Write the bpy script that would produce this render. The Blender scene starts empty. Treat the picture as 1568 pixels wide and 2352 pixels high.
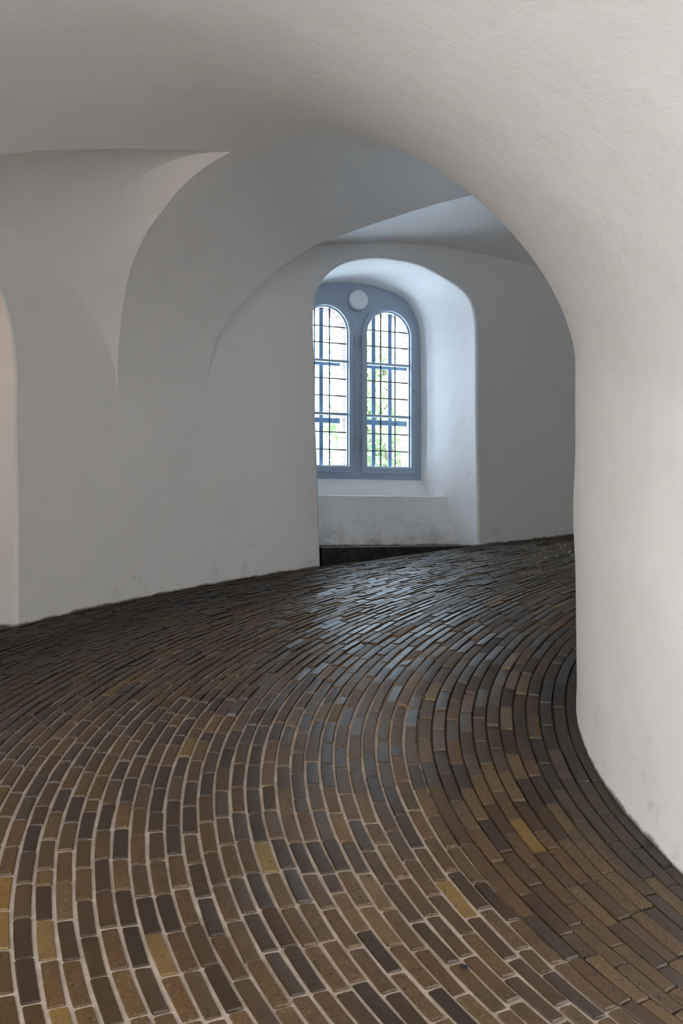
import bpy, math, random
import numpy as np
from mathutils import Vector, noise, Matrix
random.seed(7); rng = np.random.default_rng(7)
scn = bpy.context.scene
COL = scn.collection
D2R = math.pi / 180.0

# ------------------------------------------------------------------ dimensions (metres)
K = 0.60085            # ramp rise per radian
RI, RO = 1.746, 5.680  # core radius, inner face of the outer wall
BAY = 360.0 / 7.0
FAR, NEAR = 122.78, 71.40          # bay centre angles
PITCH, RJ = 0.061427, 4.0023       # brick course pitch, radius of one joint line
ROUT = 6.669                       # plane of the window joinery

def W(r, deg, z):
    a = deg * D2R
    return (-r * math.cos(a), r * math.sin(a), z)

def kz(deg): return K * deg * D2R

def wob(p, amp=1.0):
    v = Vector(p)
    n = noise.noise_vector(v * 1.1) * 0.011 + noise.noise_vector(v * 3.1 + Vector((5, 2, 9))) * 0.0035
    return (p[0] + n.x * amp, p[1] + n.y * amp, p[2] + n.z * amp)

def interp(x, pts):
    return float(np.interp(x, [p[0] for p in pts], [p[1] for p in pts]))

def chaikin(pts, n=2):
    for _ in range(n):
        q = [pts[0]]
        for a, b in zip(pts[:-1], pts[1:]):
            q.append(tuple(0.75 * u + 0.25 * v for u, v in zip(a, b)))
            q.append(tuple(0.25 * u + 0.75 * v for u, v in zip(a, b)))
        q.append(pts[-1]); pts = q
    return pts

def resample(pts, n):
    P = np.array(pts, float); d = np.r_[0, np.cumsum(np.linalg.norm(np.diff(P, axis=0), axis=1))]
    s = np.linspace(0, d[-1], n)
    return [tuple(np.interp(s, d, P[:, i])[j] for i in range(P.shape[1])) for j in range(n)]

# ------------------------------------------------------------------ object helpers
class MB:
    def __init__(s): s.v = []; s.f = []; s.m = []
    def vert(s, p): s.v.append(tuple(p)); return len(s.v) - 1
    def face(s, f, m=0): s.f.append(tuple(f)); s.m.append(m)
    def grid(s, rows, flip=False, closed=False, m=0):
        base = len(s.v); nr = len(rows); nc = len(rows[0])
        for r in rows: s.v.extend(tuple(p) for p in r)
        for i in range(nr - 1):
            for j in range(nc if closed else nc - 1):
                j2 = (j + 1) % nc
                a, b, c, d = base + i * nc + j, base + i * nc + j2, base + (i + 1) * nc + j2, base + (i + 1) * nc + j
                s.face((a, d, c, b) if flip else (a, b, c, d), m)
    def box(s, lo, hi, M=None, m=0):
        b = len(s.v)
        for z in (lo[2], hi[2]):
            for x, y in ((lo[0], lo[1]), (hi[0], lo[1]), (hi[0], hi[1]), (lo[0], hi[1])):
                p = Vector((x, y, z)); s.v.append(tuple(M @ p if M else p))
        for f in ((0, 3, 2, 1), (4, 5, 6, 7), (0, 1, 5, 4), (1, 2, 6, 5), (2, 3, 7, 6), (3, 0, 4, 7)):
            s.face([b + i for i in f], m)
    def build(s, name, mats, parent=None, smooth=True, angle=None, merge=0.0, bevel=0.0):
        me = bpy.data.meshes.new(name); me.from_pydata(s.v, [], s.f); me.update()
        if merge:
            import bmesh
            bm = bmesh.new(); bm.from_mesh(me); bmesh.ops.remove_doubles(bm, verts=bm.verts, dist=merge)
            bmesh.ops.recalc_face_normals(bm, faces=bm.faces); bm.to_mesh(me); bm.free()
        elif len(s.m) == len(me.polygons):
            me.polygons.foreach_set('material_index', s.m)
        me.polygons.foreach_set('use_smooth', [smooth] * len(me.polygons))
        if not isinstance(mats, (list, tuple)): mats = [mats]
        for m in mats: me.materials.append(m)
        if angle is not None: me.set_sharp_from_angle(angle=angle * D2R)
        o = bpy.data.objects.new(name, me); COL.objects.link(o)
        if parent: o.parent = parent
        if bevel:
            b = o.modifiers.new('bevel', 'BEVEL'); b.width = bevel; b.segments = 2; b.limit_method = 'ANGLE'
        return o

def tag(o, label=None, cat=None, group=None, kind=None):
    if label: o['label'] = label
    if cat: o['category'] = cat
    if group: o['group'] = group
    if kind: o['kind'] = kind
    return o

def empty(name, M=None, parent=None):
    o = bpy.data.objects.new(name, None); COL.objects.link(o); o.empty_display_size = 0.1
    if M is not None: o.matrix_world = M
    if parent: o.parent = parent
    return o

# ------------------------------------------------------------------ materials
def mat(name):
    m = bpy.data.materials.new(name); m.use_nodes = True
    nt = m.node_tree; b = nt.nodes['Principled BSDF']
    return m, nt, b
def N(nt, t, **kw):
    n = nt.nodes.new(t)
    for k, v in kw.items(): setattr(n, k, v)
    return n
def L(nt, a, b): nt.links.new(a, b)
def noise_node(nt, scale, detail=4, rough=0.55, vec=None, dist=0.0):
    n = N(nt, 'ShaderNodeTexNoise'); n.inputs['Scale'].default_value = scale
    n.inputs['Detail'].default_value = detail; n.inputs['Roughness'].default_value = rough
    n.inputs['Distortion'].default_value = dist
    if vec: L(nt, vec, n.inputs['Vector'])
    return n
def ramp(nt, fac, stops):
    r = N(nt, 'ShaderNodeValToRGB'); e = r.color_ramp.elements
    while len(e) < len(stops): e.new(0.5)
    for i, (p, c) in enumerate(stops):
        e[i].position = p; e[i].color = (*c, 1) if len(c) == 3 else c
    L(nt, fac, r.inputs['Fac']); return r
def maprange(nt, v, a, b, c=0.0, d=1.0):
    n = N(nt, 'ShaderNodeMapRange'); L(nt, v, n.inputs[0])
    for i, x in zip((1, 2, 3, 4), (a, b, c, d)): n.inputs[i].default_value = x
    return n.outputs[0]
def math_node(nt, op, a, b=None):
    n = N(nt, 'ShaderNodeMath', operation=op)
    for i, x in enumerate((a, b)):
        if x is None: continue
        if isinstance(x, (int, float)): n.inputs[i].default_value = x
        else: L(nt, x, n.inputs[i])
    return n.outputs[0]
def mix(nt, f, a, b, mode='MIX'):
    n = N(nt, 'ShaderNodeMix', data_type='RGBA', blend_type=mode)
    for s, x in ((n.inputs[0], f), (n.inputs[6], a), (n.inputs[7], b)):
        if isinstance(x, (int, float)): s.default_value = x
        elif isinstance(x, tuple): s.default_value = (*x, 1) if len(x) == 3 else x
        else: L(nt, x, s)
    return n.outputs[2]
def bump(nt, h, strength, dist, prev=None):
    n = N(nt, 'ShaderNodeBump'); n.inputs['Strength'].default_value = strength
    n.inputs['Distance'].default_value = dist; L(nt, h, n.inputs['Height'])
    if prev: L(nt, prev, n.inputs['Normal'])
    return n.outputs['Normal']

def polar(nt):
    """(radius, angle) of the shading point about the core's axis"""
    g = N(nt, 'ShaderNodeNewGeometry'); sx = N(nt, 'ShaderNodeSeparateXYZ'); L(nt, g.outputs['Position'], sx.inputs[0])
    x2 = math_node(nt, 'MULTIPLY', sx.outputs[0], sx.outputs[0]); y2 = math_node(nt, 'MULTIPLY', sx.outputs[1], sx.outputs[1])
    r = math_node(nt, 'SQRT', math_node(nt, 'ADD', x2, y2))
    a = math_node(nt, 'ARCTAN2', sx.outputs[1], math_node(nt, 'MULTIPLY', sx.outputs[0], -1.0))
    return g, sx, r, a

def plaster(name, col, dirt=True, streak=True, smut=0.38, reach=0.75):
    m, nt, b = mat(name)
    g, sx, r, a = polar(nt)
    pos = g.outputs['Position']
    n1 = noise_node(nt, 0.9, 5, 0.6, pos); n2 = noise_node(nt, 7.0, 6, 0.65, pos); n3 = noise_node(nt, 60.0, 4, 0.6, pos)
    c = mix(nt, maprange(nt, n1.outputs[0], 0.3, 0.7), tuple(x * 0.955 for x in col), col)
    c = mix(nt, maprange(nt, n2.outputs[0], 0.45, 0.75, 0, 0.35), c, tuple(x * y for x, y in zip(col, (0.93, 0.92, 0.90))))
    if dirt:
        h = N(nt, 'ShaderNodeAttribute', attribute_name='hgt')
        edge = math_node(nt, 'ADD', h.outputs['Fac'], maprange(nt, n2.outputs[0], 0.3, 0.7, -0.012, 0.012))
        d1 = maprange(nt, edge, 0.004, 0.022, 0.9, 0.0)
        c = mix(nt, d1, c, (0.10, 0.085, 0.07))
        nd = noise_node(nt, 5.0, 6, 0.7, pos)
        sm = math_node(nt, 'MULTIPLY', maprange(nt, nd.outputs[0], 0.58 if smut < 0.5 else 0.44, 0.74, 0, smut), maprange(nt, h.outputs['Fac'], 0.0, reach, 1.0, 0.0))
        c = mix(nt, sm, c, (0.33, 0.29, 0.26))
    L(nt, c, b.inputs['Base Color'])
    b.inputs['Roughness'].default_value = 0.88
    b.inputs['Specular IOR Level'].default_value = 0.2
    # trowel strokes run along the ramp: stretch a noise along the angle
    cv = N(nt, 'ShaderNodeCombineXYZ'); L(nt, math_node(nt, 'MULTIPLY', a, 3.2), cv.inputs[0]); L(nt, math_node(nt, 'MULTIPLY', r, 14.0), cv.inputs[1])
    L(nt, math_node(nt, 'MULTIPLY', math_node(nt, 'SUBTRACT', sx.outputs[2], math_node(nt, 'MULTIPLY', a, K)), 14.0), cv.inputs[2])
    st = noise_node(nt, 1.0, 5, 0.6, cv.outputs[0], 0.6)
    nb = bump(nt, n3.outputs[0], 0.22, 0.004)
    n4 = noise_node(nt, 16.0, 4, 0.55, pos)
    nb = bump(nt, n4.outputs[0], 0.28, 0.012, nb)
    if streak: nb = bump(nt, st.outputs[0], 0.11, 0.02, nb)
    n5 = noise_node(nt, 2.6, 3, 0.5, pos); nb = bump(nt, n5.outputs[0], 0.28, 0.05, nb)
    L(nt, nb, b.inputs['Normal'])
    return m
WHITE = (0.868, 0.856, 0.849)
M_WALL = plaster('lime_plaster', WHITE)
M_CEIL = plaster('vault_plaster', WHITE, dirt=False)
M_BENCH = plaster('bench_plaster', WHITE, streak=False, smut=0.85, reach=0.42)

def brick_mat():
    m, nt, b = mat('worn_yellow_brick')
    g, sx, r, a = polar(nt); pos = g.outputs['Position']
    A = N(nt, 'ShaderNodeAttribute', attribute_name='rnd'); B = N(nt, 'ShaderNodeAttribute', attribute_name='rnd2')
    base = ramp(nt, A.outputs['Fac'], [(0.0, (0.032, 0.016, 0.003)), (0.25, (0.044, 0.022, 0.004)), (0.5, (0.064, 0.033, 0.007)), (0.75, (0.084, 0.045, 0.012)),
                                        (0.90, (0.108, 0.063, 0.022)), (0.96, (0.15, 0.097, 0.032)), (1.0, (0.17, 0.108, 0.023))])
    base.color_ramp.interpolation = 'LINEAR'
    warm = mix(nt, maprange(nt, B.outputs['Fac'], 0.0, 1.0, 0, 0.6), base.outputs[0], mix(nt, 1.0, base.outputs[0], (1.0, 0.80, 0.40), 'MULTIPLY'))
    n1 = noise_node(nt, 9, 5, 0.6, pos); n2 = noise_node(nt, 90, 5, 0.7, pos); n3 = noise_node(nt, 260, 3, 0.6, pos)
    c = mix(nt, maprange(nt, n1.outputs[0], 0.35, 0.7, 0, 0.6), warm, mix(nt, 1.0, warm, (0.60, 0.56, 0.50), 'MULTIPLY'))
    # light lime-scuffed grain on the rougher bricks
    rough_b = maprange(nt, A.outputs['Fac'], 0.25, 0.8, 0.0, 1.0)
    sp = math_node(nt, 'MULTIPLY', maprange(nt, n2.outputs[0], 0.52, 0.70), rough_b)
    c = mix(nt, math_node(nt, 'MULTIPLY', sp, 0.75), c, (0.22, 0.155, 0.085))
    pit = maprange(nt, noise_node(nt, 62, 2, 0.5, pos).outputs[0], 0.665, 0.70)
    c = mix(nt, pit, c, (0.012, 0.010, 0.008))
    # foot-worn track is clean, grime along both walls; outer side also has painted shade
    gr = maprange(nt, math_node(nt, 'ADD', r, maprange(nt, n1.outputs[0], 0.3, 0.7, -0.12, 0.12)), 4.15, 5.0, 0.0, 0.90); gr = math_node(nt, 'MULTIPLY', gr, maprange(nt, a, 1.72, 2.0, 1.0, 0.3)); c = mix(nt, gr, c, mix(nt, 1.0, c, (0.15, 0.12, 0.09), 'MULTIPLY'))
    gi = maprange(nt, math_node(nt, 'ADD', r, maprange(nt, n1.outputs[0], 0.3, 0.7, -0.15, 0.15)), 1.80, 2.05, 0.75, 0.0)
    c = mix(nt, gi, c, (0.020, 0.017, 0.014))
    c = mix(nt, maprange(nt, A.outputs['Fac'], -0.6, -0.4, 1.0, 0.0), c, (0.004, 0.004, 0.004))  # black colour stands for the dark of a hole
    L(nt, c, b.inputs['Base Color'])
    rg = math_node(nt, 'ADD', maprange(nt, n2.outputs[0], 0.3, 0.7, 0.34, 0.50), maprange(nt, A.outputs['Fac'], 0.2, 0.9, -0.03, 0.14))
    rg = math_node(nt, 'ADD', rg, maprange(nt, r, 4.2, 5.0, 0.0, 0.18)); b.inputs['Specular IOR Level'].default_value = 0.65
    L(nt, rg, b.inputs['Roughness'])
    nb = bump(nt, n2.outputs[0], 0.45, 0.0022); inv = math_node(nt, 'SUBTRACT', 1.0, pit); nb = bump(nt, inv, 0.6, 0.003, nb)
    nb = bump(nt, noise_node(nt, 22, 3, 0.5, pos).outputs[0], 0.4, 0.004, nb)
    L(nt, nb, b.inputs['Normal'])
    return m
def mortar_mat():
    m, nt, b = mat('lime_mortar'); g, sx, r, a = polar(nt); pos = g.outputs['Position']
    n1 = noise_node(nt, 12, 5, 0.65, pos); n2 = noise_node(nt, 120, 4, 0.6, pos)
    c = mix(nt, maprange(nt, n1.outputs[0], 0.3, 0.7), (0.27, 0.21, 0.16), (0.47, 0.40, 0.34))
    c = mix(nt, maprange(nt, n2.outputs[0], 0.4, 0.75, 0, 0.5), c, (0.30, 0.25, 0.20))
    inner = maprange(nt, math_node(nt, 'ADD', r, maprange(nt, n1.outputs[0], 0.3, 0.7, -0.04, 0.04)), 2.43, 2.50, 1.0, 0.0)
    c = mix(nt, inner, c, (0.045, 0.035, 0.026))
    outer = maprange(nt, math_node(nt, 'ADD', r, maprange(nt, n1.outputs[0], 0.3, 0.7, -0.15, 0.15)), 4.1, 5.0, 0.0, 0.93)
    c = mix(nt, outer, c, (0.025, 0.018, 0.012))  # outer joints darkened like the bricks: grime and painted shade
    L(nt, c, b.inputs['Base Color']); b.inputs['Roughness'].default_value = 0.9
    L(nt, bump(nt, n2.outputs[0], 0.5, 0.003), b.inputs['Normal'])
    return m
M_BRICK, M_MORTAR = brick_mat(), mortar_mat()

def simple(name, col, rough=0.5, metal=0.0, var=0.05, scale=20, bmp=0.0):
    m, nt, b = mat(name)
    tc = N(nt, 'ShaderNodeTexCoord'); n = noise_node(nt, scale, 4, 0.6, tc.outputs['Object'])
    L(nt, mix(nt, n.outputs[0], tuple(x * (1 - var) for x in col), tuple(min(1, x * (1 + var)) for x in col)), b.inputs['Base Color'])
    b.inputs['Roughness'].default_value = rough; b.inputs['Metallic'].default_value = metal
    if bmp: L(nt, bump(nt, n.outputs[0], bmp, 0.003), b.inputs['Normal'])
    return m
M_FRAME = simple('grey_blue_window_paint', (0.36, 0.43, 0.52), 0.42, var=0.04, scale=6)
M_LEAD = simple('blackened_lead', (0.012, 0.016, 0.02), 0.5)
M_BAR = simple('hazed_iron_bar', (0.17, 0.26, 0.37), 0.55, var=0.25, scale=30)  # dark iron lightened to blue-grey, window haze put into the colour
M_DISC = simple('opal_lamp_glass', (0.74, 0.78, 0.80), 0.35, var=0.01)
M_DARK = simple('black_rubber', (0.01, 0.01, 0.012), 0.6)
M_BARK = simple('tree_bark', (0.10, 0.075, 0.05), 0.9, var=0.3, scale=8, bmp=0.5)
M_HINGE = simple('painted_hinge', (0.28, 0.33, 0.40), 0.4)

def glass_mat():
    m, nt, b = mat('old_window_glass'); nt.nodes.remove(b)
    out = nt.nodes['Material Output']
    t = N(nt, 'ShaderNodeBsdfTransparent'); t.inputs[0].default_value = (0.93, 0.97, 0.98, 1)
    gl = N(nt, 'ShaderNodeBsdfGlossy'); gl.inputs['Roughness'].default_value = 0.03
    lw = N(nt, 'ShaderNodeLayerWeight'); lw.inputs[0].default_value = 0.5
    fr = math_node(nt, 'ADD', math_node(nt, 'MULTIPLY', math_node(nt, 'POWER', lw.outputs['Facing'], 5.0), 0.9), 0.03)
    mx = N(nt, 'ShaderNodeMixShader'); L(nt, fr, mx.inputs[0]); L(nt, t.outputs[0], mx.inputs[1]); L(nt, gl.outputs[0], mx.inputs[2])
    L(nt, mx.outputs[0], out.inputs[0]); return m
M_GLASS = glass_mat()

def stone_mat():
    m, nt, b = mat('dark_worn_stone'); tc = N(nt, 'ShaderNodeTexCoord'); pos = tc.outputs['Object']
    n1 = noise_node(nt, 14, 6, 0.75, pos); n2 = noise_node(nt, 45, 5, 0.7, pos)
    c = mix(nt, maprange(nt, n1.outputs[0], 0.50, 0.72), (0.010, 0.011, 0.010), (0.075, 0.062, 0.042))
    c = mix(nt, maprange(nt, n2.outputs[0], 0.60, 0.72, 0, 0.8), c, (0.16, 0.13, 0.09))
    L(nt, c, b.inputs['Base Color']); b.inputs['Roughness'].default_value = 0.5
    L(nt, bump(nt, n2.outputs[0], 0.5, 0.004), b.inputs['Normal']); return m
M_STONE = stone_mat()

def redbrick_mat():
    m, nt, b = mat('red_facing_brick'); tc = N(nt, 'ShaderNodeTexCoord')
    br = N(nt, 'ShaderNodeTexBrick'); mp = N(nt, 'ShaderNodeMapping'); L(nt, tc.outputs['Object'], mp.inputs[0])
    mp.inputs['Rotation'].default_value = (math.pi / 2, 0, 0)
    sx = N(nt, 'ShaderNodeSeparateXYZ'); L(nt, tc.outputs['Object'], sx.inputs[0])
    cv = N(nt, 'ShaderNodeCombineXYZ'); L(nt, math_node(nt, 'ADD', sx.outputs[0], sx.outputs[1]), cv.inputs[0]); L(nt, sx.outputs[2], cv.inputs[1])
    L(nt, cv.outputs[0], br.inputs['Vector'])
    br.inputs['Scale'].default_value = 1.0; br.inputs['Brick Width'].default_value = 0.23; br.inputs['Row Height'].default_value = 0.068
    br.inputs['Mortar Size'].default_value = 0.006
    br.inputs['Color1'].default_value = (0.20, 0.135, 0.13, 1); br.inputs['Color2'].default_value = (0.26, 0.17, 0.14, 1)
    br.inputs['Mortar'].default_value = (0.14, 0.11, 0.11, 1)
    L(nt, br.outputs[0], b.inputs['Base Color']); b.inputs['Roughness'].default_value = 0.9
    return m
M_REDBRICK = redbrick_mat()

def leaf_mat(name, c1, c2):
    m, nt, b = mat(name); A = N(nt, 'ShaderNodeAttribute', attribute_name='rnd')
    c = mix(nt, A.outputs['Fac'], c1, c2); L(nt, c, b.inputs['Base Color']); b.inputs['Roughness'].default_value = 0.6
    tr = N(nt, 'ShaderNodeBsdfTranslucent'); L(nt, c, tr.inputs[0]); mx = N(nt, 'ShaderNodeMixShader'); mx.inputs[0].default_value = 0.45
    out = nt.nodes['Material Output']; L(nt, b.outputs[0], mx.inputs[1]); L(nt, tr.outputs[0], mx.inputs[2]); L(nt, mx.outputs[0], out.inputs[0])
    return m
M_LEAF = leaf_mat('linden_leaf', (0.20, 0.27, 0.12), (0.40, 0.46, 0.27))

# ------------------------------------------------------------------ section of the vault
RM = 3.752
def Hm(r):
    if r < RM:
        s = min(1, (RM - r) / (RM - RI)); return 1.638 + 1.454 * (1 - s ** 1.693) ** (1 / 1.693)
    s = min(1, (r - RM) / (RO - RM)); return 1.60 + 1.492 * math.sqrt(max(0, 1 - s * s))

CR_R = [(14.7, 4.057), (15.5, 4.33), (16.4, 4.609), (17.1, 4.791), (17.55, 4.972), (18.0, 5.094), (18.65, 5.245), (19.3, 5.35), (19.9, 5.459), (20.5, 5.548), (20.9, 5.615), (21.2, 5.659), (21.4, RO)]
CREASE = {
 NEAR: [(-21.4, RO), (-20.8, 5.5), (-19, 5.3), (-16, 5.12), (-12, 4.98), (-7, 4.87), (-2.32, 4.775), (0.17, 4.636), (5.24, 4.406), (9.7, 4.229), (13.5, 4.098)] + CR_R,
 FAR: [(-20.9, RO), (-20.72, 5.656), (-20.64, 5.605), (-20.42, 5.56), (-20.0, 5.504), (-19.0, 5.387), (-17.98, 5.27), (-16.64, 5.128), (-14.65, 4.937), (-11.75, 4.782), (-8.06, 4.578), (-4.27, 4.37), (-1.07, 4.245), (4, 4.15), (9.5, 4.09)] + CR_R}
ZW_FAR = [(-21.4, 1.6), (-20.9, 1.74), (-20.3, 2.0), (-19, 2.33), (-17, 2.62), (-14.5, 2.81), (-12, 2.915), (-9.3, 2.978), (-5.5, 3.023), (-0.8, 3.047), (4, 3.006), (8.7, 2.922), (14.5, 2.772), (17.5, 2.58), (19.5, 2.3), (20.9, 1.95), (21.4, 1.6)]
def bayof(deg):
    j = round((deg - FAR) / BAY); return FAR + j * BAY, j
def zwall(deg):           # top of the outer wall above the ramp
    c, j = bayof(deg); d = deg - c
    if j == -1:
        d = deg - NEAR
        return 1.6 + 1.35 * math.sqrt(max(0, 1 - (d / 21.4) ** 2)) if abs(d) < 21.4 else 1.6
    return interp(d, ZW_FAR) if abs(d) < 21.4 else 1.6
def rcrease(deg):
    c, j = bayof(deg); d = deg - (NEAR if j == -1 else c); t = CREASE[NEAR if j == -1 else FAR]
    if not t[0][0] < d < t[-1][0]: return RO
    r = interp(d, t)
    return r + (0.85 * (RO - r) / 1.62 if j == -2 else 0)

A0, A1 = -118.0, 196.0
angs = set(np.round(np.arange(A0, A1 + 0.01, 0.8), 3))
for j in range(-4, 2):
    c = NEAR if j == -1 else FAR + j * BAY
    t = CREASE[NEAR if j == -1 else FAR]
    for (d, _), (d2, _) in zip(t[:-1], t[1:]):
        for q in (d, (d + d2) / 2):
            if A0 < c + q < A1: angs.add(round(c + q, 3))
    angs.add(round(c + 21.4, 3))
    for d, _ in ZW_FAR:
        if A0 < c + d < A1: angs.add(round(c + d, 3))
angs = sorted(a for a in angs if A0 <= a <= A1)
angs = [a for i, a in enumerate(angs) if i == 0 or a - angs[i - 1] > 0.04]

def add_height(o, kind='top'):
    me = o.data; co = np.empty(len(me.vertices) * 3); me.vertices.foreach_get('co', co); co = co.reshape(-1, 3)
    a = np.arctan2(co[:, 1], -co[:, 0]); a = np.where((a < 0) & (co[:, 2] > 1.2), a + 2 * math.pi, a)
    h = co[:, 2] - K * a
    at = me.attributes.new('hgt', 'FLOAT', 'POINT'); at.data.foreach_set('value', h.astype(np.float32))
def set_height(o, z0):
    me = o.data; at = me.attributes.new('hgt', 'FLOAT', 'POINT')
    at.data.foreach_set('value', np.array([v.co.z - z0 for v in me.vertices], dtype=np.float32))

# ceiling: main ring vault (inner part) and lunettes, split exactly along the groin
cm = MB()
rows_in, rows_out = [], []
for a in angs:
    rc = rcrease(a); z0 = kz(a)
    th_end = math.acos(min(1, (rc - RM) / (RO - RM)))
    row = []
    for th in np.linspace(math.pi, 0.0, 84):
        th = max(th, th_end); c = math.cos(th); r = RM + c * ((RM - RI) if c < 0 else (RO - RM))
        row.append(wob(W(r, a, z0 + Hm(r))))
    rows_in.append(row)
    bulge = 0.04 + 0.09 * min(1, max(0, (a - 72) / 12)) if bayof(a)[1] == -1 else 0.07
    row = []; zc = Hm(rc); zw = max(zwall(a), 1.6)
    for s in np.linspace(0, 1, 13):
        r = rc + (RO - rc) * s
        row.append(wob(W(r, a, z0 + zc + (zw - zc) * s + bulge * 4 * s * (1 - s) * (RO - rc))))
    row.append(wob(W(RO + 0.15, a, z0 + zw)))
    rows_out.append(row)
cm.grid(rows_in); cm.grid(rows_out)
ceil = cm.build('ceiling', M_CEIL, merge=0.0004, angle=13)
tag(ceil, kind='structure')

# core wall (right hand side)
cw = MB(); rows = []
for a in np.arange(A0, A1, 1.0):
    row = []
    for h in np.r_[-0.12, np.linspace(0, 1.638, 34)]:
        z = kz(a) + h
        dr = 0.012 * math.exp(-((h - 0.93) / 0.25) ** 2) - 0.012 * math.exp(-(max(0, h) / 0.28) ** 2) * (1 if h > 0.03 else 1)
        dr += 0.008 * math.exp(-((h - 0.02) / 0.03) ** 2)
        row.append(wob(W(RI + dr, a, z)))
    rows.append(row)
cw.grid(rows); o = cw.build('wall_right', M_WALL); tag(o, kind='structure'); add_height(o)

# ------------------------------------------------------------------ niches in the outer wall
def arch_far():
    return chaikin([(-9.23, 3.45), (-9.20, 3.62), (-8.80, 3.79), (-7.42, 3.965), (-5.52, 4.085), (-2.67, 4.162), (0.67, 4.163), (3.04, 4.115), (5.89, 3.99), (7.45, 3.885), (8.05, 3.76), (8.25, 3.60)], 2)
def arch_near():
    o = []
    for i in range(41):
        th = math.pi * (1 - i / 40); x, y = math.cos(th), math.sin(th); e = 2 / 3.2
        o.append((11.5 * math.copysign(abs(x) ** e, x), 2.3 + 1.2 * y ** e))
    return o
BACK = [(-0.763, 3.504), (-0.747, 3.783), (-0.645, 3.969), (-0.552, 4.058), (-0.397, 4.113), (-0.184, 4.152), (0, 4.159), (0.184, 4.152), (0.397, 4.113), (0.552, 4.058), (0.645, 3.969), (0.747, 3.783), (0.763, 3.504)]
def bay_axes(c):
    a = c * D2R; return Vector((-math.cos(a), math.sin(a), 0)), Vector((math.sin(a), math.cos(a), 0))
def bay_matrix(c, dz=0.0):   # local x = along the wall, y = outwards, z = up, origin on the core axis
    n, t = bay_axes(c); M = Matrix(((t.x, n.x, 0, 0), (t.y, n.y, 0, 0), (0, 0, 1, dz), (0, 0, 0, 1))); return M

NICHES = {}
def niche_spec(j):
    """opening outline on the wall face as (angle, z), bottom-left up, over and down to bottom-right"""
    if j == -1:
        c = NEAR; dz = 0.0; ar = [(c + d, z) for d, z in arch_near()]; base = kz(c + 11.67)
        zl = [(c - 11.5, z) for z in np.linspace(base - 0.45, 2.25, 12)]
        zr = [(c + 11.67 - 0.12 * (z - base) / 1.4, z) for z in np.linspace(2.25, base - 0.4, 12)]
        back = [(t * 1.22, z - 0.62 if True else z) for t, z in BACK]; bz = base - 0.2
    else:
        c = FAR + j * BAY; dz = kz(j * BAY); ar = [(c + d, z + dz) for d, z in arch_far()]; base = 1.3776 + dz
        zl = [(c - 8.55 - 0.68 * (z - dz - 1.2) / 2.25, z) for z in np.linspace(base - 0.4, 3.42 + dz, 16)]
        zr = [(c + 8.58 - 0.33 * (z - dz - 1.2) / 2.35, z) for z in np.linspace(3.55 + dz, base - 0.4, 16)]
        back = [(t, z + dz) for t, z in BACK]
    ar = resample([(a * D2R * RO, z) for a, z in ar], 49); ar = [(x / RO / D2R, z) for x, z in ar]
    return dict(c=c, base=base, left=zl, arch=ar, right=zr, back=back)
for j in range(-4, 2): NICHES[j] = niche_spec(j)

def offset_outline(pts, d):
    P = [(a * D2R * RO, z) for a, z in pts]; o = []
    for i, p in enumerate(P):
        q0, q1 = P[max(0, i - 1)], P[min(len(P) - 1, i + 1)]
        tx, tz = q1[0] - q0[0], q1[1] - q0[1]; l = math.hypot(tx, tz) or 1
        o.append(((p[0] - tz / l * d) / RO / D2R, p[1] + tx / l * d))
    return o
RB = 0.035
wall = MB()
def top(a): return kz(a) + max(zwall(a), 1.6)
def wallpt(a, z, r=RO): return wob(W(r, a, z))
bnd = {}
for j, s in NICHES.items():
    s['full'] = s['left'] + s['arch'] + s['right']; s['off'] = offset_outline(s['full'], RB)
    nl = len(s['left']); s['offL'] = s['off'][:nl + 1]; s['offR'] = s['off'][nl + len(s['arch']) - 1:]
    # wall over the arch
    rows = []
    for a, z in s['off'][nl:nl + len(s['arch'])]:
        tz = top(a); rows.append([wallpt(a, z + (tz - z) * u) for u in list(np.linspace(0, 1, 12)) + [1 + 0.02 / max(0.05, tz - z)]])
    wall.grid(rows)
def side(j, which, z):
    s = NICHES[j]; p = s['offR'] if which == 'R' else s['offL']
    q = sorted((zz, aa) for aa, zz in p); return float(np.interp(z, [x[0] for x in q], [x[1] for x in q]))
def segment(jl, jr):
    aL = side(jl, 'R', 99) if jl is not None else A0
    aR = side(jr, 'L', 99) if jr is not None else A1
    cols = [aL] + [a for a in angs if aL + 0.05 < a < aR - 0.05] + [aR]; rows = []
    for a in cols:
        s = (a - aL) / (aR - aL); row = []; zb = kz(a) - 0.12; tz = top(a)
        for u in list(np.linspace(0, 1, 56)) + [1.008]:
            z = zb + (tz - zb) * u
            sl = (side(jl, 'R', z) - aL) if jl is not None else 0; sr = (side(jr, 'L', z) - aR) if jr is not None else 0
            row.append(wallpt(a + sl * (1 - s) ** 3 + sr * s ** 3, z))
        rows.append(row)
    wall.grid(rows)
js = sorted(NICHES); segment(None, js[0])
for a, b in zip(js[:-1], js[1:]): segment(a, b)
segment(js[-1], None)
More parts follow.
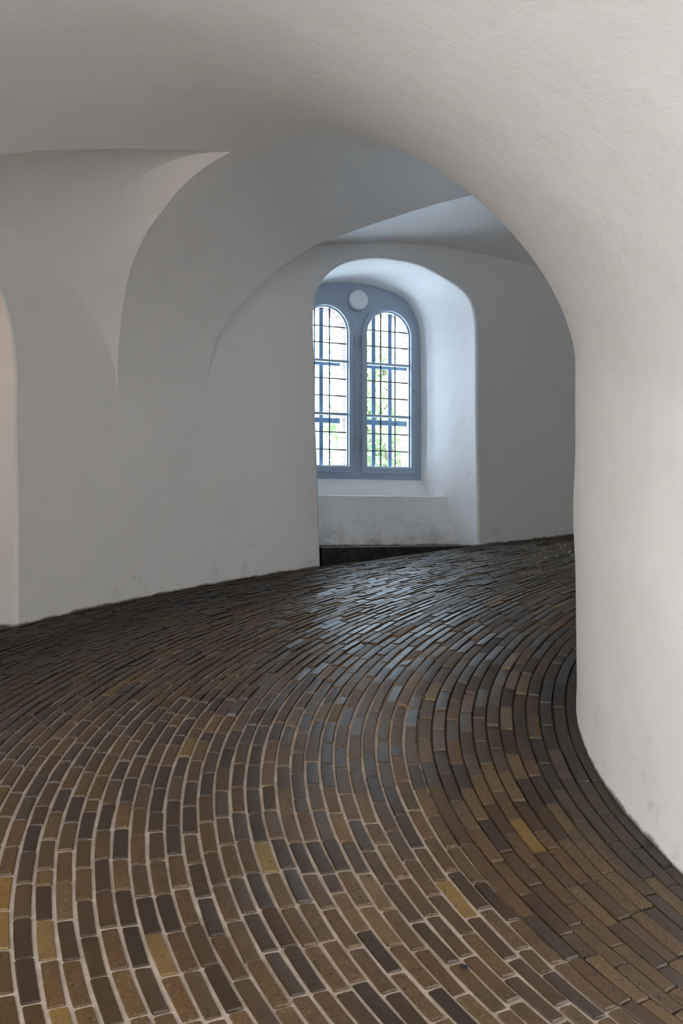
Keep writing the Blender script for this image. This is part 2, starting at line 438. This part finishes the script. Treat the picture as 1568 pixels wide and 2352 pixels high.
# rounded arris, jambs and soffits
for j, s in NICHES.items():
    n, t = bay_axes(s['c']); full = s['full']; off = s['off']; nl, na, nr = len(s['left']), len(s['arch']), len(s['right'])
    bk = chaikin(s['back'], 1); bk = resample(bk, na); b0, b1 = bk[0], bk[-1]
    wb = 0.774 / 0.763
    back = [(b0[0] * (1 + (wb - 1) * (1 - i / (nl - 1))), s['base'] - 0.4 + (b0[1] - s['base'] + 0.4) * i / nl) for i in range(nl)] + bk + \
           [(b1[0] * (1 + (wb - 1) * (i + 1) / nr), b1[1] + (s['base'] - 0.4 - b1[1]) * (i + 1) / nr) for i in range(nr)]
    rings = []
    for k, (fo, fr) in enumerate(((5.0, 1.2), (2.0, 0.9), (1, 0), (0.62, 0.06), (0.29, 0.29), (0.06, 0.62), (0, 1))):
        rings.append([wob(W(RO + RB * fr, (1 - fo) * f[0] + fo * o_[0], (1 - fo) * f[1] + fo * o_[1])) for f, o_ in zip(full, off)])
    P0 = [Vector(W(RO + RB, *f)) for f in full]; P1 = [n * ROUT + t * b[0] + Vector((0, 0, b[1])) for b in back]
    for u in (0.1, 0.25, 0.4, 0.55, 0.7, 0.8, 0.86, 0.93, 1.0, 1.035):
        ring = []
        for p, q, b in zip(P0, P1, back):
            x = p.lerp(q, u)
            kick = 0.022 * math.sin(math.pi * min(1, u)) * (1 if u < 0.86 else 1)
            cen = Vector((0, 0, s['base'] + 1.2)) + n * x.dot(n); d = (x - cen); d.z *= 0.4
            x = x + d.normalized() * kick
            ring.append(wob(tuple(x), 1.0 if u < 0.95 else 0.4))
        rings.append(ring)
    wall.grid(rings)
o = wall.build('wall_left', M_WALL, merge=0.0); tag(o, kind='structure'); add_height(o)

# the tower's masonry shell around the passage, open only at the window bay
sh = MB(); rows = []
for a in np.linspace(FAR + 12.2, FAR + 12.2 + (A1 - FAR - 12.2), 40):
    z = kz(a); rows.append([W(6.96, a, z - 1.5), W(6.96, a, z + 3.62), W(RI - 0.1, a, z + 3.62)])
sh.grid(rows); rows = []
for a in np.linspace(A0, FAR - 12.2, 120):
    z = kz(a); rows.append([W(6.96, a, z - 1.5), W(6.96, a, z + 3.62), W(RI - 0.1, a, z + 3.62)])
sh.grid(rows); rows = []
for a in np.linspace(FAR - 12.4, FAR + 12.4, 12):
    z = kz(a); rows.append([W(6.80 / math.cos((a - FAR) * D2R), a, z + 3.62), W(RI - 0.1, a, z + 3.62)])
sh.grid(rows)
o = sh.build('wall_masonry', M_REDBRICK, smooth=False); tag(o, kind='structure')

# added end caps, far out of sight, keep sky light out of the passage
for nm, a in (('end_cap_back', A0 + 0.5), ('end_cap_front', A1 - 0.5)):
    e = MB(); rows = []
    for r in np.linspace(RI - 0.05, RO + 0.05, 30):
        rr = min(max(r, RI), RO); rows.append([W(r, a, kz(a) - 0.1 + (Hm(rr) + 0.15) * u) for u in (0, 0.5, 1)])
    e.grid(rows); o = e.build(nm, M_CEIL); tag(o, kind='structure')

# ------------------------------------------------------------------ floor: helical bed of mortar with every brick modelled
fl = MB(); rr_ = list(np.linspace(RI - 0.08, RO + 0.06, 60)); rows = []
for a in np.arange(A0, A1 + 0.1, 1.0):
    dz = 0.0056 + 0.002 * min(1, max(0, (a - 55) / 12)); dzi = 0.002
    rows.append([W(r, a, kz(a) - dz - dzi * (1 if r < 2.5 else 0)) for r in rr_] + [W(RO + 0.08, a, kz(a) - 0.04), W(7.3, a, kz(a) - 0.04)])
fl.grid(rows, m=0)
nbase = len(fl.v)
att1 = [0.45] * nbase; att2 = [0.5] * nbase
def rowwob(r, a): return 0.010 * noise.noise(Vector((r * 0.9, a * 0.035, 3.1))) + 0.003 * noise.noise(Vector((r * 16.3, a * 0.12, 0.0)))
i0 = math.floor((RI - RJ) / PITCH); i1 = math.ceil((RO - RJ) / PITCH)
special = []
us = (-1.0, -0.87, 0.0, 0.87, 1.0)
for i in range(i0, i1):
    ra, rb = RJ + i * PITCH, RJ + (i + 1) * PITCH
    if rb > RO + 0.05: continue
    inner = rb < 2.50
    gap = 0.0028 if inner else (0.0115 if ra < 4.6 else 0.007)
    rm = 0.5 * (ra + rb)
    a = -8 + random.random() * 5
    while a < 167:
        ln = random.choices((0.200, 0.192, 0.207, 0.100, 0.14), (60, 18, 14, 5, 3))[0] + random.uniform(-0.004, 0.004)
        if abs(rm - 2.006) < 0.02 and 34.9 < a < 37.2 and not special: ln = 0.062; special.append(1)
        g2 = gap * random.uniform(0.6, 1.25) * (0.8 if not inner else 1.0)
        da = ln / rm / D2R; dg = (g2 + 0.0015) / rm / D2R
        q1, q2 = random.random(), random.random()
        q1 *= 0.93
        if random.random() < 0.035: q1 = random.uniform(0.93, 1.0)
        # one bright ochre brick and one short brick coloured black as a hole's dark in the inner band
        am = a + da / 2
        if abs(rm - 2.20) < PITCH / 2 and abs(am - 40.6) < da / 2 + 0.5: q1, q2 = 1.0, 0.75
        if i == 0 and 34.0 < am < 43.0: q1, q2 = 1.0, 1.0   # glazed ochre bricks
        rough_zone = 2.6 if a > 62 else (1.8 if inner else 1.0)
        hj = max(-0.001, random.gauss(0, 0.0010) * rough_zone); t1 = max(-0.0032, min(0.0032, random.gauss(0, 0.0010) * rough_zone)); t2 = max(-0.0032, min(0.0032, random.gauss(0, 0.0011) * rough_zone))
        sk = random.gauss(0, 0.0009)
        wgap = gap * random.uniform(0.75, 1.2)
        hw = (PITCH - wgap) / 2; nL = 7 if ln > 0.15 else 5
        vs = [-1.0, -1 + 0.0035 / ln * 2] + list(np.linspace(-0.72, 0.72, nL - 4)) + [1 - 0.0035 / ln * 2, 1.0]
        base = len(fl.v)
        if ln < 0.08: q1 = -1.0; hj = -0.001
        for iv, v in enumerate(vs):
            ev = iv in (0, len(vs) - 1)
            aa = am + v * (da / 2); ww = rowwob(rm, aa)
            for iu, u in enumerate(us):
                eu = iu in (0, 4); uu = u; vv = aa
                if eu and ev: uu *= 0.85; vv = am + v * (da / 2) * (1 - 0.005 / ln * 2)
                r = rm + ww + sk * v + uu * hw * (1 + 0.03 * noise.noise(Vector((aa * 3, rm * 40, u))))
                h = hj + t1 * u + t2 * v + ((-0.0062 if am < 62 else -0.0085) if (eu or ev) else 0.0) + ((0.0015 if am > 50 else 0.0010) if iu == 2 else 0)
                if (eu or ev): h -= abs(hj)
                fl.v.append(W(r, vv, kz(vv) + h))
        nv = len(vs)
        for iv in range(nv - 1):
            for iu in range(4):
                p = base + iv * 5 + iu; fl.face((p, p + 1, p + 6, p + 5), 1)
        att1 += [q1] * (nv * 5); att2 += [q2] * (nv * 5)
        a += da + dg
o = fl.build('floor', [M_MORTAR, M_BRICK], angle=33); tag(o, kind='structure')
for nm, at in (('rnd', att1), ('rnd2', att2)):
    x = o.data.attributes.new(nm, 'FLOAT', 'POINT'); x.data.foreach_set('value', np.array(at, dtype=np.float32))

# black blob trodden on to the bricks
pb = MB(); ring = []
c0 = Vector(W(2.789, 27.29, kz(27.29) + 0.002))
rows = []
for h, rr in ((0.0, 1.0), (0.0018, 0.92), (0.0026, 0.6), (0.0028, 0.02)):
    rows.append([(math.cos(t) * 0.0125 * rr * (1 + 0.08 * math.sin(3 * t)), math.sin(t) * 0.0105 * rr, h + math.cos(t) * 0.0 ) for t in np.linspace(0, 2 * math.pi, 20, endpoint=False)])
pb.grid(rows, closed=True)
o = pb.build('chewing_gum_spot', M_DARK); o.location = c0
sl = math.atan(K / 2.789); tdir = 27.29 * D2R
o.rotation_euler = (0, 0, 0)
tv = Vector((math.sin(tdir), math.cos(tdir), math.tan(sl))).normalized(); nvv = Vector((-math.cos(tdir), math.sin(tdir), 0)); up = nvv.cross(tv).normalized()
if up.z < 0: up = -up
o.matrix_world = Matrix(((nvv.x, tv.x, up.x, c0.x), (nvv.y, tv.y, up.y, c0.y), (nvv.z, tv.z, up.z, c0.z), (0, 0, 0, 1)))
tag(o, 'small black oval spot of trodden gum on the brick floor', 'gum spot')

# ------------------------------------------------------------------ stone steps that level the niche floors, plastered benches
def step(j, parent=None, obj=True):
    s = NICHES[j]; c = s['c']; z = s['base']; n, t = bay_axes(c); M = bay_matrix(c)
    m = MB(); fa = np.linspace(s['left'][0][0] + 0.0, s['right'][-1][0] - 0.0, 40)
    front = [Vector(W(RO - 0.006, a, 0)) for a in fa]; e = 0.012
    def bk(a):
        q = Vector(W(RO, a, 0)); tt = q.dot(t); return n * (6.60 if j else 5.972) + t * (tt * (0.80 if j else 0.97))
    prof = []
    for f, a in zip(front, fa):
        d = (bk(a) - f); dn = d.normalized(); w = 0.0025 * noise.noise(Vector((a * 1.3, 0, j)))
        prof.append([f + Vector((0, 0, kz(a) - 0.05)), f + Vector((0, 0, z - e + w)), f + dn * 0.004 + Vector((0, 0, z - 0.003 + w)), f + dn * e + Vector((0, 0, z + w)), f + d * 0.3 + Vector((0, 0, z)), f + d + Vector((0, 0, z)), f + d + Vector((0, 0, kz(a) - 0.05))])
    m.grid([[tuple(p) for p in r] for r in prof], flip=True)
    return m
def bench(j):
    s = NICHES[j]; c = s['c']; z = s['base']; n, t = bay_axes(c); m = MB()
    prof = [(5.975, z + 0.001), (5.985, z + 0.03), (6.06, z + 0.19), (6.16, z + 0.36), (6.212, z + 0.48), (6.218, z + 0.502), (6.232, z + 0.512), (6.30, z + 0.513), (6.50, z + 0.513), (6.52, z + 0.518), (6.535, z + 0.56), (6.60, z + 0.64), (6.655, z + 0.692), (6.69, z + 0.70)]
    rows = []
    for x in np.linspace(-0.90, 0.90, 60):
        rows.append([wob(tuple(n * p + t * x + Vector((0, 0, q))), 0.6) for p, q in prof])
    m.grid(rows, flip=True); return m
o = step(0).build('stone_step', M_STONE, angle=40); tag(o, 'long low dark stone step under the window niche, tapering into the rising brick ramp', 'step')
b = bench(0).build('window_bench', M_BENCH, angle=30); set_height(b, NICHES[0]['base'])
tag(b, 'white plastered masonry bench with scuffed front below the arched window', 'bench')
o = step(-1).build('stone_step', M_STONE, angle=40); tag(o, 'dark stone step in the nearer niche at the left edge of the picture', 'step')

# ------------------------------------------------------------------ the window
MW = bay_matrix(FAR)
def arch_poly(cx, hw, z0, zs, n=24, rise=None):
    rise = rise or hw
    p = [(cx - hw, z0), (cx + hw, z0)]
    p += [(cx + hw * math.cos(t), zs + rise * math.sin(t)) for t in np.linspace(0, math.pi, n + 1)]
    return p
def extrude_ring(mb, outer, inner, y0, y1, M, m=0):
    """flat frame between two outlines with equal vertex counts"""
    n = len(outer)
    f = lambda P, y: [tuple(M @ Vector((x, y, z))) for x, z in P]
    mb.grid([f(outer, y1), f(outer, y0), f(inner, y0), f(inner, y1), f(outer, y1)], closed=True, m=m)
def panel_with_holes(name, outline, holes, y0, y1, M, mt, parent):
    import bmesh
    bm = bmesh.new(); loops = []
    for P in [outline] + holes:
        vs = [bm.verts.new((x, y0, z)) for x, z in P]
        loops.append([bm.edges.new((vs[i], vs[(i + 1) % len(vs)])) for i in range(len(vs))])
    r = bmesh.ops.triangle_fill(bm, use_beauty=True, use_dissolve=False, edges=[e for l in loops for e in l])
    fs = [g for g in r['geom'] if isinstance(g, bmesh.types.BMFace)]
    ex = bmesh.ops.extrude_face_region(bm, geom=fs)
    for v in [g for g in ex['geom'] if isinstance(g, bmesh.types.BMVert)]: v.co.y = y1
    bmesh.ops.recalc_face_normals(bm, faces=bm.faces)
    bm.transform(M); me = bpy.data.meshes.new(name); bm.to_mesh(me); bm.free(); me.materials.append(mt)
    o = bpy.data.objects.new(name, me); COL.objects.link(o)
    if parent: o.parent = parent
    return o
I4 = Matrix.Identity(4)
win = empty('window_1', MW); tag(win, kind='structure')
Y = ROUT
outline = chaikin([(-0.80, 2.05), (0.80, 2.05)], 0) + resample(chaikin([(0.795, 2.06)] + [(x * 1.05, z + 0.05) for x, z in BACK[::-1]] + [(-0.795, 2.06)], 1), 60)[1:-1]
CX, HW, ZS, Z0 = 0.3675, 0.316, 3.623, 2.14
holes = [arch_poly(s * CX, HW - 0.02, Z0 + 0.02, ZS) for s in (-1, 1)]
panel_with_holes('window_frame', outline, holes, Y + 0.0, Y + 0.045, I4, M_FRAME, win)
IW, IZ0, IRISE = 0.2635, 2.205, 0.272
RAILS = (3.319, 2.760); CAMES_H = (3.683, 3.511, 3.136, 2.955, 2.57, 2.385)
for s in (1, -1):
    cx = s * CX; cas = MB()
    o1 = arch_poly(cx, HW, Z0, ZS); i1_ = arch_poly(cx + 0.004, IW, IZ0, ZS, rise=IRISE)
    i1_ = [(x, z) for x, z in i1_]
    extrude_ring(cas, o1, i1_, Y - 0.024, Y + 0.06, I4)
    # inner stepped bead
    i2 = arch_poly(cx + 0.004, IW - 0.013, IZ0 + 0.013, ZS, rise=IRISE - 0.013)
    extrude_ring(cas, i1_, i2, Y + 0.012, Y + 0.06, I4)
    c = cas.build('casement', M_FRAME, win, smooth=False, bevel=0.004)
    pane = MB(); pl = [pane.vert((x, Y + 0.040, z)) for x, z in i2]; pane.face(pl)
    pl2 = [pane.vert((x, Y + 0.043, z)) for x, z in i2]; pane.face(pl2[::-1])
    for q in range(len(pl)): r_ = (q + 1) % len(pl); pane.face((pl[q], pl2[q], pl2[r_], pl[r_]))
    po = pane.build('pane', M_GLASS, c, smooth=False)
    for z in RAILS:
        rb_ = MB(); rb_.box((cx - IW - 0.004, Y + 0.002, z - 0.013), (cx + IW + 0.012, Y + 0.055, z + 0.013)); rb_.build('glazing_bar', M_FRAME, c, smooth=False, bevel=0.005)
    inn = IW - 0.013
    for z in CAMES_H:
        h = inn if z < ZS else inn * math.sqrt(max(0, 1 - ((z - ZS) / (IRISE - 0.013)) ** 2))
        lb = MB(); lb.box((cx + 0.004 - h, Y + 0.032, z - 0.0052), (cx + 0.004 + h, Y + 0.05, z + 0.0052)); lb.build('lead_strip', M_LEAD, c, smooth=False)
    for x in ((0.295, 0.467) if s > 0 else (-0.475, -0.303)):
        zt = ZS + (IRISE - 0.013) * math.sqrt(max(0, 1 - ((x - cx - 0.004) / inn) ** 2))
        lb = MB(); lb.box((x - 0.0052, Y + 0.030, IZ0 + 0.01), (x + 0.0052, Y + 0.048, zt)); lb.build('lead_strip', M_LEAD, c, smooth=False)
    for z in (3.525, 2.437):
        hb = MB(); x = s * 0.045
        for k, (za, zb_) in enumerate(((-0.075, -0.004), (0.004, 0.075))):
            rows = [[(x + 0.0075 * math.cos(t), Y - 0.022 + 0.0075 * math.sin(t), z + q) for t in np.linspace(0, 2 * math.pi, 12, endpoint=False)] for q in (za, zb_)]
            hb.grid(rows, closed=True); 
            for rw, q in ((rows[0], -1), (rows[1], 1)): hb.face([hb.vert(p) for p in (rw if q > 0 else rw[::-1])])
        hb.box((x - 0.005, Y - 0.012, z - 0.072), (x + 0.005, Y + 0.004, z + 0.072))
        hb.build('hinge', M_HINGE, c, smooth=True, angle=40)
    if s > 0:
        kb = MB(); rows = [[(0.662 + rr * math.cos(t), Y - 0.024 - d, 3.05 + rr * math.sin(t)) for t in np.linspace(0, 2 * math.pi, 14, endpoint=False)] for d, rr in ((-0.002, 0.006), (0.006, 0.007), (0.010, 0.005), (0.011, 0.0005))]
        kb.grid(rows, closed=True); kb.build('knob', M_DARK, c)

# round lamp between the casements' arches, switched off
lam = empty('wall_lamp', MW @ Matrix.Translation((0, Y, 3.975)))
tag(lam, 'round white disc lamp fixed above the mullion between the two arched casements', 'lamp')
def disc(prof, name, mt, parent, seg=48):
    m = MB(); m.grid([[(r * math.cos(t), -d, r * math.sin(t)) for t in np.linspace(0, 2 * math.pi, seg, endpoint=False)] for d, r in prof], closed=True)
    return m.build(name, mt, parent, angle=45)
disc([(0.0, 0.085), (0.018, 0.085), (0.018, 0.05)], 'base', M_HINGE, lam)
disc([(0.014, 0.098), (0.018, 0.106), (0.052, 0.106), (0.060, 0.100), (0.064, 0.088), (0.067, 0.05), (0.068, 0.0005)], 'diffuser', M_DISC, lam)

# outer skin of red brick with two arched lights, and the iron grille in it
holes = [arch_poly(0.3875, 0.2675, 2.10, 3.63), arch_poly(-0.3725, 0.2625, 2.10, 3.63)]
ext = panel_with_holes('wall_outside', [(-1.5, 0.6), (1.5, 0.6), (1.5, 4.9), (-1.5, 4.9)], holes, Y + 0.07, Y + 0.27, MW, M_REDBRICK, None)
tag(ext, kind='structure')
gr = empty('window_grille', MW); tag(gr, 'blue-grey iron bar grille set in the brick outside the window', 'window grille')
for x in (0.257, 0.455, -0.357, -0.555):
    g = MB(); cxx = 0.3875 if x > 0 else -0.3725; hwx = 0.2675 if x > 0 else 0.2625
    zt = 3.63 + math.sqrt(hwx ** 2 - (x - cxx) ** 2)
    g.box((x - 0.022, Y + 0.135, 2.09), (x + 0.022, Y + 0.150, zt)); g.build('upright_bar', M_BAR, gr, smooth=False, bevel=0.002)
for z in (3.320, 2.705):
    for xa, xb in ((0.12, 0.656), (-0.635, -0.135)):
        g = MB(); g.box((xa, Y + 0.150, z - 0.028), (xb, Y + 0.162, z + 0.028)); g.build('cross_bar', M_BAR, gr, smooth=False, bevel=0.002)

# added panels keep outside light out of the other niches (all unseen), lamp in the nearer one
for j, s in NICHES.items():
    if j == 0: continue
    M = bay_matrix(s['c']); m = MB(); w = 1.2; m.box((-w, ROUT - 0.01, s['base'] - 0.4), (w, ROUT + 0.05, s['base'] + 3.2), M)
    o = m.build('niche_blocker', M_CEIL, smooth=False); tag(o, kind='structure')

# ------------------------------------------------------------------ trees outside
def tree(x, y, z0, h, rad, nleaf, label, seed):
    R = random.Random(seed); rt = empty('linden_tree', MW @ Matrix.Translation((x, y, z0)))
    tag(rt, label, 'tree', None)
    tk = MB(); rows = []
    for q in np.linspace(0, 1, 8):
        r_ = 0.22 * (1 - q * 0.7); rows.append([(r_ * math.cos(t) + 0.15 * math.sin(q * 3), r_ * math.sin(t), q * h * 0.8) for t in np.linspace(0, 2 * math.pi, 10, endpoint=False)])
    tk.grid(rows, closed=True); tk.build('trunk', M_BARK, rt)
    cl = [(R.gauss(0, rad * 0.45), R.gauss(0, rad * 0.35), h * 0.62 + R.gauss(0, rad * 0.5), rad * R.uniform(0.25, 0.5)) for _ in range(26)]
    m = MB(); at = []
    for _ in range(nleaf):
        c = R.choice(cl); d = Vector((R.gauss(0, 1), R.gauss(0, 1), R.gauss(0, 1))).normalized() * c[3] * R.uniform(0.55, 1.0)
        p = Vector(c[:3]) + d; n_ = Vector((R.gauss(0, 1), R.gauss(0, 1), R.gauss(0, 1))).normalized(); u = n_.orthogonal().normalized(); v = n_.cross(u); s_ = R.uniform(0.05, 0.10)
        b_ = len(m.v); m.v += [tuple(p + u * s_), tuple(p + v * s_ * 0.6), tuple(p - u * s_), tuple(p - v * s_ * 0.6)]; m.face((b_, b_ + 1, b_ + 2, b_ + 3)); at += [R.random()] * 4
    o = m.build('foliage', M_LEAF, rt, smooth=False); tag(o, kind='stuff')
    a = o.data.attributes.new('rnd', 'FLOAT', 'POINT'); a.data.foreach_set('value', np.array(at, dtype=np.float32))
tree(4.6, 15.5, -2.0, 8.6, 1.9, 9000, 'pale green leafy tree seen through the right-hand casement', 3)
tree(2.2, 18.5, -2.0, 8.8, 1.7, 7000, 'pale green leafy tree seen through the left-hand casement', 5)

# ------------------------------------------------------------------ light
w = bpy.data.worlds.new('World'); scn.world = w; w.use_nodes = True; nt = w.node_tree
bg = nt.nodes['Background']; bg.inputs[0].default_value = (0.72, 0.855, 1.0, 1); bg.inputs[1].default_value = 14
sun = bpy.data.lights.new('sun', 'SUN'); sun.energy = 6.0; sun.angle = 0.02; sun.color = (1, 0.96, 0.88)
so = bpy.data.objects.new('sun', sun); COL.objects.link(so)
nF, tF = bay_axes(FAR)
so.rotation_euler = (nF * 0.55 - tF * 0.1 + Vector((0, 0, -0.8))).to_track_quat('-Z', 'Y').to_euler()
def area(name, M, sx, sy, power, col, portal=False):
    l = bpy.data.lights.new(name, 'AREA'); l.shape = 'RECTANGLE'; l.size = sx; l.size_y = sy; l.energy = power; l.color = col
    o = bpy.data.objects.new(name, l); COL.objects.link(o); o.matrix_world = M
    if portal: l.cycles.is_portal = True
    return o
def facing_in(c, y, z, dx=0.0, tilt=0.0):
    n, t = bay_axes(c); p = n * y + t * dx + Vector((0, 0, z)); d = (-n + Vector((0, 0, -tilt)))
    return Matrix.Translation(p) @ d.to_track_quat('-Z', 'Y').to_matrix().to_4x4()
area('window_portal', facing_in(FAR, Y + 0.30, 3.0), 1.5, 2.1, 1, (1, 1, 1), True)
DAY = (0.975, 0.985, 0.972)
POW = {-2: (100, 1.3), -3: (178, -0.6), -4: (330, -0.6)}
for j, (pw, tl) in POW.items():
    s = NICHES[j]; dz = kz(j * BAY)
    area('daylight', facing_in(s['c'], ROUT - 0.10, 2.75 + dz, 0.0, tl), 1.25, 1.7, pw, DAY)
# added fill lamp aimed up at the vault from the niche beside the camera
s = NICHES[-2]
area('ceiling_fill', facing_in(s['c'], 6.15, s['base'] + 0.62, 0.0, -3.0), 1.3, 0.5, 18, DAY)
# warm lamp high in the nearer niche
s = NICHES[-1]
lam2 = empty('wall_lamp', bay_matrix(NEAR) @ Matrix.Translation((0, ROUT - 0.01, 3.0)))
tag(lam2, 'round lamp glowing warm inside the nearer niche beyond the left edge', 'lamp')
mE, ntE, bE = mat('lit_opal_glass'); bE.inputs['Emission Color'].default_value = (1, 0.60, 0.30, 1); bE.inputs['Emission Strength'].default_value = 22.0
disc([(0.0, 0.085), (0.018, 0.085), (0.018, 0.05)], 'base', M_HINGE, lam2)
disc([(0.014, 0.098), (0.018, 0.106), (0.052, 0.106), (0.060, 0.100), (0.064, 0.088), (0.067, 0.05), (0.068, 0.0005)], 'diffuser', mE, lam2)

# ------------------------------------------------------------------ camera
cam = bpy.data.cameras.new('camera'); co = bpy.data.objects.new('camera', cam); COL.objects.link(co)
cam.sensor_fit = 'VERTICAL'; cam.sensor_height = 36.0; cam.sensor_width = 24.0; cam.lens = 2221.284 / 2352 * 36.0
cam.shift_y = (1208.4 - 1176.0) / 2352; cam.clip_start = 0.05; cam.clip_end = 300
co.location = (-5.02046, 0, 1.57586); co.rotation_euler = (math.pi / 2, 0, -0.978517)
scn.camera = co

scn.view_settings.view_transform = 'Standard'; scn.view_settings.look = 'None'
scn.view_settings.exposure = 0.27; scn.view_settings.gamma = 1.0; scn.view_settings.use_curve_mapping = False
scn.cycles.max_bounces = 14; scn.cycles.diffuse_bounces = 10; scn.cycles.glossy_bounces = 5; scn.cycles.transparent_max_bounces = 16
scn.cycles.use_denoising = True; scn.cycles.sample_clamp_indirect = 6.0
